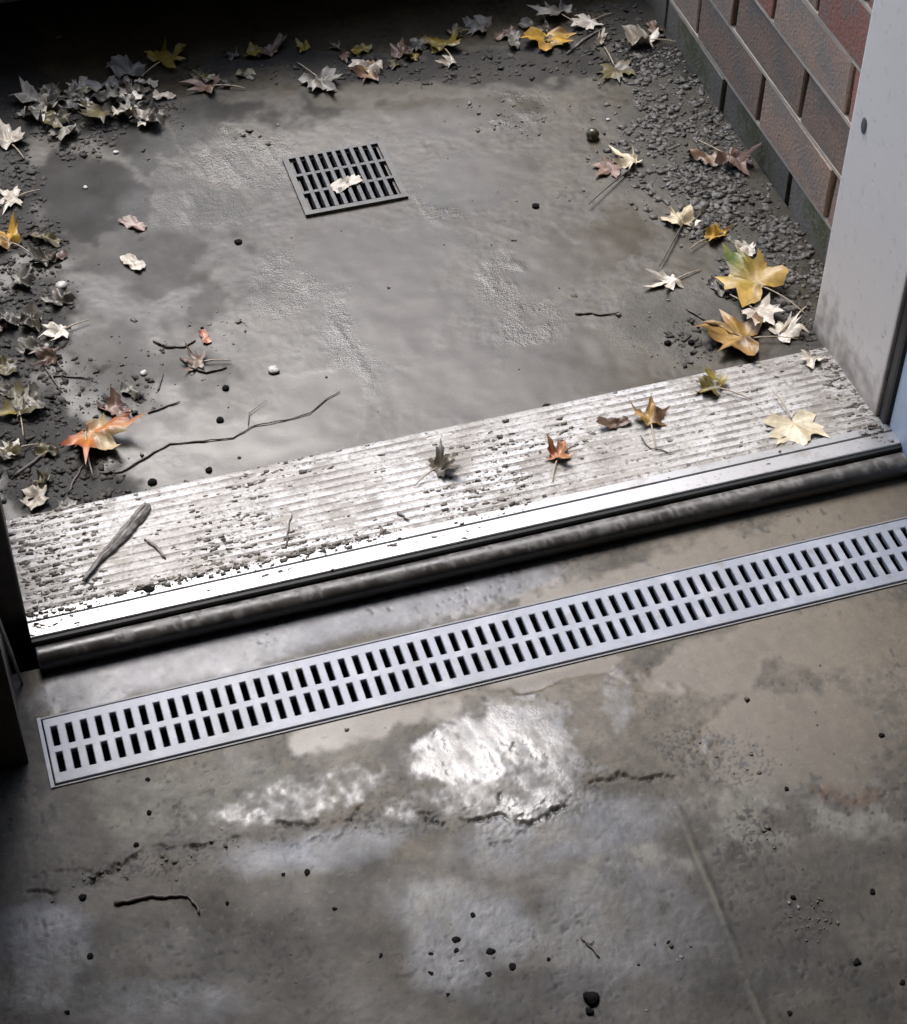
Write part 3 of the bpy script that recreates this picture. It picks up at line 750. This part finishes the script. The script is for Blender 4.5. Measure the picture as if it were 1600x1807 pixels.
leaf(1060, 70, 60, -30, 'pale', 'pale narrow leaf slanting beside a twig at the far edge', fold=.4, squeeze=.35, single=True)
leaf(782, 82, 75, 0, 'olive', 'olive yellow leaf in the shade at the far edge behind the grate', curl=.2, crumple=.2)
leaf(797, 108, 38, 90, 'pale', 'tiny pale leaf scrap below the olive yellow shaded leaf', crumple=.3, single=True)
leaf(742, 82, 40, 30, 'grey', 'tiny grey leaf left of the olive yellow shaded leaf', crumple=.3, single=True)
leaf(850, 45, 60, 60, 'grey', 'grey leaf deep in the shade under the black step', crumple=.25, single=True)
leaf(905, 70, 50, -20, 'grey', 'grey shaded leaf just left of the bright yellow leaf', crumple=.25, single=True)
leaf(565, 140, 88, 195, 'grey', 'pale grey drooping leaf on the landing behind the floor grate', curl=.35, crumple=.2, deep=1.2)
leaf(655, 128, 60, 80, 'tan', 'small tan leaf right of the drooping grey leaf behind the grate', crumple=.2, single=True)
leaf(290, 108, 90, -60, 'olive', 'dark olive leaf in the shade behind the heap of pale leaves', curl=.2, crumple=.25)
leaf(230, 125, 70, 40, 'grey', 'dim grey leaf between the pale heap and the dark olive leaf', crumple=.25, single=True)
leaf(370, 150, 80, 60, 'brown', 'rust brown wet leaf at the shaded far edge left of the grate', curl=.1, crumple=.15)
leaf(612, 325, 58, -70, 'pale', 'white leaf scrap lying on the bars of the floor grate', curl=.1, crumple=.12, lift=.003, deep=1.4, single=True)
# left side
leaf(160, 768, 150, 215, 'orange', 'large curled orange and cream leaf beside the left end of the threshold', curl=.55, fold=.3, crumple=.22, lift=.003, stalk=(165, 845))
leaf(205, 720, 60, 30, 'pinkbrown', 'pinkish brown leaf lobe sticking up behind the orange leaf', curl=.6, crumple=.25, single=True)
leaf(34, 722, 90, -10, 'olive', 'olive yellow leaf at the left edge beside the orange leaf', curl=.25, crumple=.2, fold=.2)
leaf(22, 790, 62, 80, 'pale', 'pale grey leaf under the olive yellow leaf at the left edge', curl=.2, crumple=.15)
leaf(107, 583, 70, 100, 'white', 'bright white pointed leaf on the dark litter at left', curl=.3, crumple=.2, deep=1.5)
leaf(14, 425, 70, 30, 'yellow', 'yellow leaf at the very left edge above the dark litter', curl=.35, crumple=.25)
leaf(25, 347, 60, 95, 'pale', 'white flat leaf at the left edge above the yellow leaf', curl=.15, crumple=.15, deep=1.3)
leaf(18, 250, 72, 10, 'pale', 'pale greenish leaf at the left edge below the heap of pale leaves', curl=.35, crumple=.25)
leaf(352, 637, 70, 70, 'brown', 'brown leaf half sunk in the mud between twigs at left', curl=.1, crumple=.18, deep=1.3)
leaf(362, 592, 36, 0, 'red', 'tiny reddish leaf scrap on the mud above the sunken brown leaf', crumple=.1, single=True)
leaf(70, 875, 62, 100, 'pale', 'pale torn leaf at the left threshold corner', crumple=.25, single=True)
leaf(120, 890, 45, 50, 'grey', 'grey leaf scrap right of the pale torn leaf at the threshold corner', crumple=.25, single=True)
leaf(240, 395, 50, 40, 'pinkbrown', 'faint pinkish leaf scrap on the silt left of the grate', crumple=.12, single=True)
leaf(235, 462, 40, 40, 'pale', 'tiny pale leaf scrap on the brown stain at left', crumple=.2, single=True)
leaf(85, 460, 55, 40, 'dark', 'black rotted leaf above the white pebble at left', crumple=.35, single=True)
leaf(110, 530, 62, 20, 'dark', 'black rotted leaf below the white pebble at left', crumple=.35, single=True)
leaf(20, 560, 60, 120, 'grey', 'blue grey crumpled leaf at the left edge beside the white pointed leaf', crumple=.3, single=True)
leaf(235, 690, 45, 40, 'grey', 'greenish grey leaf scrap right of the orange leaf', crumple=.3, single=True)
rng = random.Random(5)
HEAP = 'pale crumpled leaves heaped at the far left of the landing'
for k in range(34):
    a = rng.uniform(0, 1); px = 45+250*a+rng.uniform(-20, 20); py = 200-28*a+rng.uniform(-38, 38)
    key = rng.choice(['pale', 'grey', 'grey', 'pale', 'dull', 'dark', 'white', 'dark'])
    leaf(px, py, rng.uniform(34, 66), rng.uniform(0, 360), key,
         '%s crumpled leaf in the %s of the far left leaf heap' % (key, 'left end' if px < 125 else 'middle' if px < 220 else 'right end'), HEAP, curl=rng.uniform(.1, .4), crumple=.3, tilt=(rng.uniform(-16, 16), rng.uniform(-16, 16)), lift=rng.uniform(0, .006), single=True)
EDGE = 'dark rotten leaves along the left edge'
for k in range(16):
    px = rng.uniform(-10, 110); py = rng.uniform(380, 860); KEY = rng.choice(['dark', 'dark', 'grey', 'dull', 'brown'])
    leaf(px, py, rng.uniform(30, 58), rng.uniform(0, 360), KEY,
         '%s rotten leaf on the left edge litter, %s' % (KEY, 'above the white pebble' if py < 500 else 'beside the white pointed leaf' if py < 640 else 'near the orange leaf'), EDGE, curl=rng.uniform(.1, .5), crumple=.35, single=True)
FAR = 'wet leaves in the shade along the far edge'
for k in range(22):
    KEY = rng.choice(['dark', 'dull', 'grey', 'brown', 'dull', 'olive', 'pale']); px = rng.uniform(330, 1180); py = 135-.115*(px-330)+rng.uniform(-30, 22)
    leaf(px, py, rng.uniform(26, 60), rng.uniform(0, 360), KEY,
         '%s wet leaf in the shaded far edge drift, %s' % (KEY, 'left of the grate' if px < 500 else 'behind the grate' if px < 720 else 'right of the grate' if px < 930 else 'near the bright yellow leaf'), FAR, curl=rng.uniform(.1, .4), crumple=.3, single=True)

# ------------------------------------------------------------------ twigs and sticks
def twig(pts_px, rad, label, m=None, cat='twig', name='twig', zoff=.0011, taper=.5, branch=None):
    pts = []; z = LZ
    for i, (a, b) in enumerate(pts_px):
        for _ in range(3):
            p = G(a, b, z+zoff); z = ground_z(p[0], p[1])
        pts.append((p[0], p[1], z+zoff))
    o_ = pts[0]
    fine = []
    for i in range(len(pts)-1):
        for s in (0, .25, .5, .75): fine.append([pts[i][k]*(1-s)+pts[i+1][k]*s - o_[k] + random.uniform(-.0007, .0007)*(1 if k < 2 else .4) for k in range(3)])
    fine.append([pts[-1][k]-o_[k] for k in range(3)])
    t = tube(name, fine, rad, m or M_twig, None, 8 if name == 'stick' else 6, taper, .05 if name == 'stick' else .2, .45 if name == 'stick' else 1); t.location = o_
    tag(t, label, cat)
    for bpx in (branch or []):
        bp = []
        for (a, b) in bpx:
            p = G(a, b, z+zoff); bp.append((p[0]-o_[0], p[1]-o_[1], ground_z(p[0], p[1])+zoff-o_[2]+.001))
        tube('side_shoot', bp, rad*.7, m or M_twig, t, 5, .5)
    return t
twig([(175, 835), (215, 832), (260, 805), (300, 782), (360, 778), (410, 772), (450, 750), (500, 742), (545, 730), (575, 705), (600, 690)], .0010,
     'long thin bent twig lying on the mud along the threshold', branch=[[(438, 752), (440, 730), (470, 708)]])
def splinter(a_px, b_px, wid, thick, label, prof_):
    a = G(*a_px, .02); b = G(*b_px, .02); za, zb = ground_z(a[0], a[1]), ground_z(b[0], b[1])
    A = Vector((0, 0, .0015)); B = Vector((b[0]-a[0], b[1]-a[1], zb-za+.0015)); d = (B-A).normalized(); sv = Vector((-d.y, d.x, 0)).normalized()
    V = []; F = []; rg = random.Random(4); n = len(prof_)*3-2
    for i in range(n):
        t = i/(n-1); u = t*(len(prof_)-1); k = min(int(u), len(prof_)-2); pw = prof_[k]*(1-u+k)+prof_[k+1]*(u-k)
        c = A.lerp(B, t)+sv*.0012*math.sin(t*5); hw_ = wid*pw; hl = thick*(.35+.65*pw)
        for (q, z) in ((-1, 0), (-.85, .7), (-.3, 1.0), (0, .72), (.35, .95), (.9, .55), (1, 0)):
            V.append(c+sv*hw_*(q+rg.uniform(-.12, .12))+Vector((0, 0, hl*(z+rg.uniform(-.08, .08)))))
    for i in range(n-1):
        for k in range(7):
            F.append((i*7+k, i*7+(k+1) % 7, (i+1)*7+(k+1) % 7, (i+1)*7+k))
    F.append(tuple(range(6, -1, -1))); F.append(tuple((n-1)*7+k for k in range(7)))
    o = pydata('stick', V, F, M_stick, None, (a[0], a[1], za)); return tag(o, label, 'stick')
splinter((260, 888), (150, 1022), .0062, .005, 'thick grey weathered stick lying across the left end of the threshold', [.7, 1, .95, 1.0, .85, .8, .45, .25, .12])
twig([(145, 1025), (165, 1000), (190, 965), (215, 935)], .0022, 'thin pale splinter beside the thick stick on the threshold', M_stick, 'stick', 'stick', .004, .8)
twig([(270, 602), (295, 612), (325, 612), (345, 600)], .0018, 'short dark twig above the sunken brown leaf at left')
twig([(318, 632), (340, 650), (365, 658), (400, 648)], .0020, 'short dark twig across the sunken brown leaf')
twig([(85, 662), (120, 664), (165, 668)], .0014, 'thin straight twig above the orange leaf near the left edge')
twig([(78, 645), (95, 670), (110, 692)], .0014, 'short thin twig crossing the straight one at left')
twig([(262, 728), (290, 718), (318, 708)], .0013, 'short slanting twig right of the orange leaf')
twig([(278, 690), (284, 672), (288, 658)], .0011, 'tiny upright twig above the orange leaf on the mud')
twig([(1015, 554), (1045, 552), (1058, 556), (1092, 551)], .0014, 'dark twig fragment alone on the mud right of the middle')
twig([(1210, 545), (1235, 560), (1262, 572)], .0012, 'thin twig leading to the tan folded leaf at right')
twig([(1000, 95), (1030, 70), (1065, 50)], .0024, 'pale slanting twig at the far edge right of the bright yellow leaf', M_stick)
twig([(25, 840), (60, 815), (85, 795)], .0028, 'dark twig at the left edge below the olive yellow leaf')
twig([(120, 870), (135, 840), (150, 815)], .0014, 'thin dark twig under the orange leaf')
twig([(505, 965), (508, 935), (515, 905)], .0009, 'hair thin twig upright on the threshold flutes at left')
twig([(255, 952), (275, 965), (292, 985)], .0022, 'short broken twig on the threshold right of the thick stick', M_stick)
twig([(700, 903), (712, 912), (722, 918)], .0016, 'short dark splinter on the lower flutes of the threshold')
twig([(1130, 770), (1145, 790), (1190, 800)], .0009, 'fine hooked stalk under the ragged leaf on the threshold')
twig([(200, 1594), (235, 1588), (265, 1580), (290, 1582), (330, 1580), (345, 1595), (352, 1612)], .0021, 'dark bent twig on the inside floor below the crack at left')
twig([(1027, 1655), (1040, 1668), (1058, 1690)], .0016, 'short dark splinter above the black clod on the inside floor', branch=[[(1040, 1668), (1048, 1660)]])
twig([(490, 1100), (515, 1080), (530, 1068)], .0012, 'short twig poking from under the bulb seal')

# ------------------------------------------------------------------ pebbles and clods
def stone_mesh(name, r, seed, flat=.7, m=None, jag=.18, sub=2):
    rng = random.Random(seed); bm = bmesh.new(); bmesh.ops.create_icosphere(bm, subdivisions=sub, radius=r)
    k = [Vector((rng.gauss(0, 1), rng.gauss(0, 1), rng.gauss(0, 1))).normalized() for _ in range(7)]
    for v in bm.verts:
        n = v.co.normalized(); s = 1+sum(jag*.5*math.sin(4*n.dot(q)+i+seed) for i, q in enumerate(k))/2
        v.co *= s; v.co.z *= flat
    me = bpy.data.meshes.new(name); bm.to_mesh(me); bm.free()
    if m: me.materials.append(m)
    me.polygons.foreach_set('use_smooth', [True]*len(me.polygons))
    return me
PN = [0]
def pebble(px, py, d_px, m, label, cat='pebble', name='pebble', flat=.42, group=None, jag=.18):
    PN[0] += 1; z = LZ if py < 900 else 0.
    for _ in range(3):
        p = G(px, py, z+.003); z = ground_z(p[0], p[1])
    d = np.linalg.norm(p-CAM); r = d_px/FPX*d/2
    o = link(name, stone_mesh(name, r, 900+PN[0], flat, m, jag), None, None, (p[0], p[1], z+r*flat*.7))
    o.rotation_euler = (0, 0, PN[0]*1.3); tag(o, label, cat, group); return o
pebble(1045, 240, 24, M_nut, 'dark glossy nut with a pale top alone on the silt near the bricks', 'nut', 'nut', .95, jag=.06)
pebble(945, 361, 14, M_pebk, 'small black pebble on the mud right of the grate')
pebble(108, 502, 22, M_pebw, 'white round pebble among the black leaves at left')
pebble(482, 650, 20, M_pebw, 'white squarish pebble alone on the mud left of the puddle', jag=.3)
pebble(253, 655, 13, M_pebw, 'small pale pebble alone on the mud left of the sunken brown leaf', jag=.3)
pebble(1073, 208, 8, M_pebw, 'tiny white pebble on the silt above the dark nut')
pebble(204, 266, 10, M_pebw, 'tiny white pebble below the heap of pale leaves')
pebble(150, 328, 9, M_pebw, 'tiny pale pebble on the dark silt at upper left')
pebble(420, 424, 14, M_pebk, 'flat black chip on the mud left below the grate', flat=.4)
pebble(398, 682, 13, M_pebk, 'black chip on the mud above the long twig', flat=.5)
pebble(388, 738, 14, M_pebk, 'dark chip just above the long twig', flat=.4)
pebble(368, 827, 13, M_pebk, 'dark chip at the upper threshold edge below the long twig', flat=.5)
pebble(268, 848, 17, M_pebk, 'black clod at the threshold edge right of the orange leaf', 'clod', 'clod')
pebble(262, 1038, 20, M_pebk, 'black clod sitting on the flat threshold strip at left', 'clod', 'clod')
pebble(965, 716, 16, M_pebk, 'black clod at the upper threshold edge in the middle', 'clod', 'clod', .5)
pebble(1178, 603, 12, M_pebk, 'black crumb left of the tan folded leaf', 'clod', 'clod', .6)
pebble(1220, 602, 12, M_pebk, 'black crumb touching the tan folded leaf', 'clod', 'clod', .6)
pebble(1044, 1760, 27, M_pebk, 'big black clod near the lower edge of the inside floor', 'clod', 'clod', .6, jag=.3)
pebble(1040, 1782, 15, M_pebk, 'black crumb just under the big black clod', 'clod', 'clod', .6, jag=.3)
SP = 'black grit specks on the inside floor'
for (a, b, s) in [(835, 1612, 10), (804, 1655, 13), (805, 1674, 9), (866, 1676, 14), (905, 1702, 12), (862, 1716, 11), (760, 1714, 9), (968, 1690, 9), (542, 1536, 11), (672, 1683, 9),
                  (158, 1684, 11), (118, 1783, 9), (590, 1600, 8), (1388, 1389, 8), (1556, 1294, 10), (1513, 1694, 12), (1540, 1570, 9), (1180, 1660, 8), (1593, 1730, 10), (240, 1487, 9), (262, 1430, 9),
                  (260, 1372, 8), (145, 1580, 13), (400, 1590, 7), (790, 1752, 8), (500, 1540, 7), (760, 1680, 8), (1400, 1580, 9), (1395, 1785, 9)]:
    pebble(a, b, s, M_pebk, 'black grit speck on the inside floor', 'grit', 'grit_speck', .3, SP, jag=.5)

# ------------------------------------------------------------------ uncountable grit
ICO = None
def grit(name, label, m, count, dens, region, size, flat, zf, seed, z_ref=LZ, elong=1.0):
    """thousands of little stones in one mesh, as many as the ground there shows"""
    rs = np.random.RandomState(seed)
    bm = bmesh.new(); bmesh.ops.create_cube(bm, size=1.7); bmesh.ops.triangulate(bm, faces=bm.faces); bm.verts.ensure_lookup_table()
    ico = np.array([v.co[:] for v in bm.verts]); fc = np.array([[v.index for v in f.verts] for f in bm.faces]); bm.free()
    x0, x1, y0, y1 = region
    xs = rs.uniform(x0, x1, count*6); ys = rs.uniform(y0, y1, count*6)
    k = rs.rand(len(xs)) < dens(xs, ys)
    xs, ys = xs[k][:count], ys[k][:count]; n = len(xs)
    z = zf(xs, ys)
    s = size[0]*(size[1]/size[0])**(rs.rand(n)**2.5)
    jit = 1+.95*(rs.rand(n, len(ico))-.5)
    P = ico[None]*jit[..., None] + .75*(rs.rand(n, len(ico), 3)-.5)
    P = P*np.stack([s*(.8+.5*rs.rand(n))*elong, s*(.7+.4*rs.rand(n)), s*flat*(.6+.6*rs.rand(n))], -1)[:, None, :]
    tl = (rs.rand(n)-.5)*1.0; ct, st_ = np.cos(tl)[:, None], np.sin(tl)[:, None]
    P = np.stack([P[..., 0], P[..., 1]*ct-P[..., 2]*st_, P[..., 1]*st_+P[..., 2]*ct], -1)
    an = rs.rand(n)*6.283 if elong == 1 else (rs.rand(n)-.5)*.5
    c, sn = np.cos(an)[:, None], np.sin(an)[:, None]
    Q = np.stack([P[..., 0]*c-P[..., 1]*sn+xs[:, None], P[..., 0]*sn+P[..., 1]*c+ys[:, None], P[..., 2]+(z+s*flat*.15)[:, None]], -1)
    V = Q.reshape(-1, 3); F = (fc[None]+np.arange(n)[:, None, None]*len(ico)).reshape(-1, 3)
    me = bpy.data.meshes.new(name)
    me.vertices.add(len(V)); me.vertices.foreach_set('co', V.ravel())
    me.loops.add(F.size); me.loops.foreach_set('vertex_index', F.ravel().astype(np.int32))
    me.polygons.add(len(F)); me.polygons.foreach_set('loop_start', np.arange(0, F.size, 3, dtype=np.int32))
    me.update(calc_edges=True)
    o = link(name, me, m); tag(o, label, 'gravel' if 'gravel' in name else 'debris', None, 'stuff'); return o
lh = lambda x, y: landing_h(x, y)
def d_gravel(x, y):
    wv = fbm(x, y, 22, 71, 3)-.5
    b = blob(x, y, [(1170, 170, 50, 70), (1200, 230, 70, 70), (1250, 300, 90, 70), (1310, 370, 80, 80), (1365, 450, 70, 70), (1400, 540, 45, 70), (1180, 330, 70, 60), (1240, 380, 70, 50), (1120, 260, 45, 45, .5),
                    (1230, 120, 30, 60), (1290, 200, 30, 60), (1380, 330, 30, 60), (1440, 450, 20, 60), (1290, 500, 50, 40, .6), (1150, 110, 60, 50, .6)], LZ, wv*1.2)
    return b*(.12+1.1*sst(.3, .75, fbm(x, y, 35, 73, 3)))
grit('gravel', 'wet grey gravel and silt crumbs banked along the foot of the brick wall', M_grit, 15000, d_gravel, (.55, .912, .16, 1.1), (.0004, .0046), .36, lh, 11)
def d_litter(x, y):
    wv = fbm(x, y, 22, 81, 3)-.5
    return blob(x, y, [(40, 480, 80, 110), (60, 620, 90, 120, .8), (90, 840, 120, 45), (200, 880, 150, 25), (130, 200, 140, 60), (30, 330, 50, 80), (250, 190, 70, 40), (60, 760, 70, 80), (1150, 35, 110, 35), (1190, 90, 50, 30), (1330, 420, 50, 60, .35), (1250, 300, 60, 60, .3), (1480, 690, 40, 70), (1420, 610, 30, 40),
                       (1230, 600, 60, 40, .6), (1090, 90, 80, 30), (700, 120, 300, 25, .5), (180, 690, 90, 60, .5)], LZ, wv*1.3)
grit('leaf_mould', 'black crumbs of rotten leaf along the left edge and corners of the landing', M_peat, 11000, d_litter, (-.03, .9, .153, 1.1), (.0004, .0042), .35, lh, 12)
def d_spk(x, y):
    wv = fbm(x, y, 25, 91, 3)-.5
    return np.clip(blob(x, y, [(880, 190, 90, 40), (940, 210, 60, 40), (880, 370, 40, 60, .4), (1080, 300, 120, 80, .3), (300, 620, 130, 100, .35), (1180, 590, 90, 60, .4), (430, 560, 60, 40, .5), (460, 250, 80, 60, .25), (1100, 170, 60, 60, .5)], LZ, wv*1.3)
                   *sst(.4, .6, fbm(x, y, 60, 93, 2)) + .006, 0, 1)
grit('mud_specks', 'scattered dark specks of mud on the wet landing', M_mud, 1500, d_spk, (.0, .9, .16, 1.0), (.0007, .0030), .5, lh, 13)
# dirt on the threshold: crumbs lying in the flutes
def thz(x, y): return np.where(y > .0205, TZ(y-.008)-.0083, .0232)
def d_th(x, y):
    y = y-.008
    n1 = fbm(x, y, 14, 95, 3); n2 = vnoise(x*1.0, y, 60, 96)
    fl = .5+.5*np.cos((y-.014)/(.127/12)*2*np.pi)       # more in the grooves
    k = (.05+1.1*sst(.48, .66, n1))*(.25+.75*fl)*(.3+n2)
    k = k*(1-.75*sst(.50, .75, x)) * np.where(y < .012, .25, 1)
    corner = np.exp(-((x-.855)/.02)**2)+np.exp(-((x-.01)/.03)**2)*.8
    line = np.exp(-((y-.014)/.005)**2)*sst(.05, .1, x)*(1-sst(.30, .36, x))*2
    return np.clip(k*.8+corner+line, 0, 1)
grit('threshold_dirt', 'dark mud crumbs caught in the flutes of the aluminium threshold', M_mud, 6000, d_th, (.006, .858, -.010, .150), (.0003, .0021), .35, thz, 14, elong=1.35)
def d_in(x, y):
    wv = fbm(x, y, 25, 97, 3)-.5
    return np.clip(blob(x, y, [(1250, 1330, 110, 36, .7, 12), (1420, 1625, 50, 45), (1020, 1390, 40, 40), (730, 1455, 90, 22, .7), (250, 1530, 170, 20, .7, -15), (1345, 1480, 40, 40, .6), (870, 1690, 90, 60, .25), (1180, 1700, 90, 70, .3), (90, 1240, 60, 30, .5)], 0, wv*1.2)+.008, 0, 1)
grit('floor_specks', 'fine black specks scattered on the inside concrete floor', M_mud, 1100, d_in, (-.1, .9, -.60, -.17), (.0006, .0024), .5, lambda x, y: 0*x, 15, 0.)
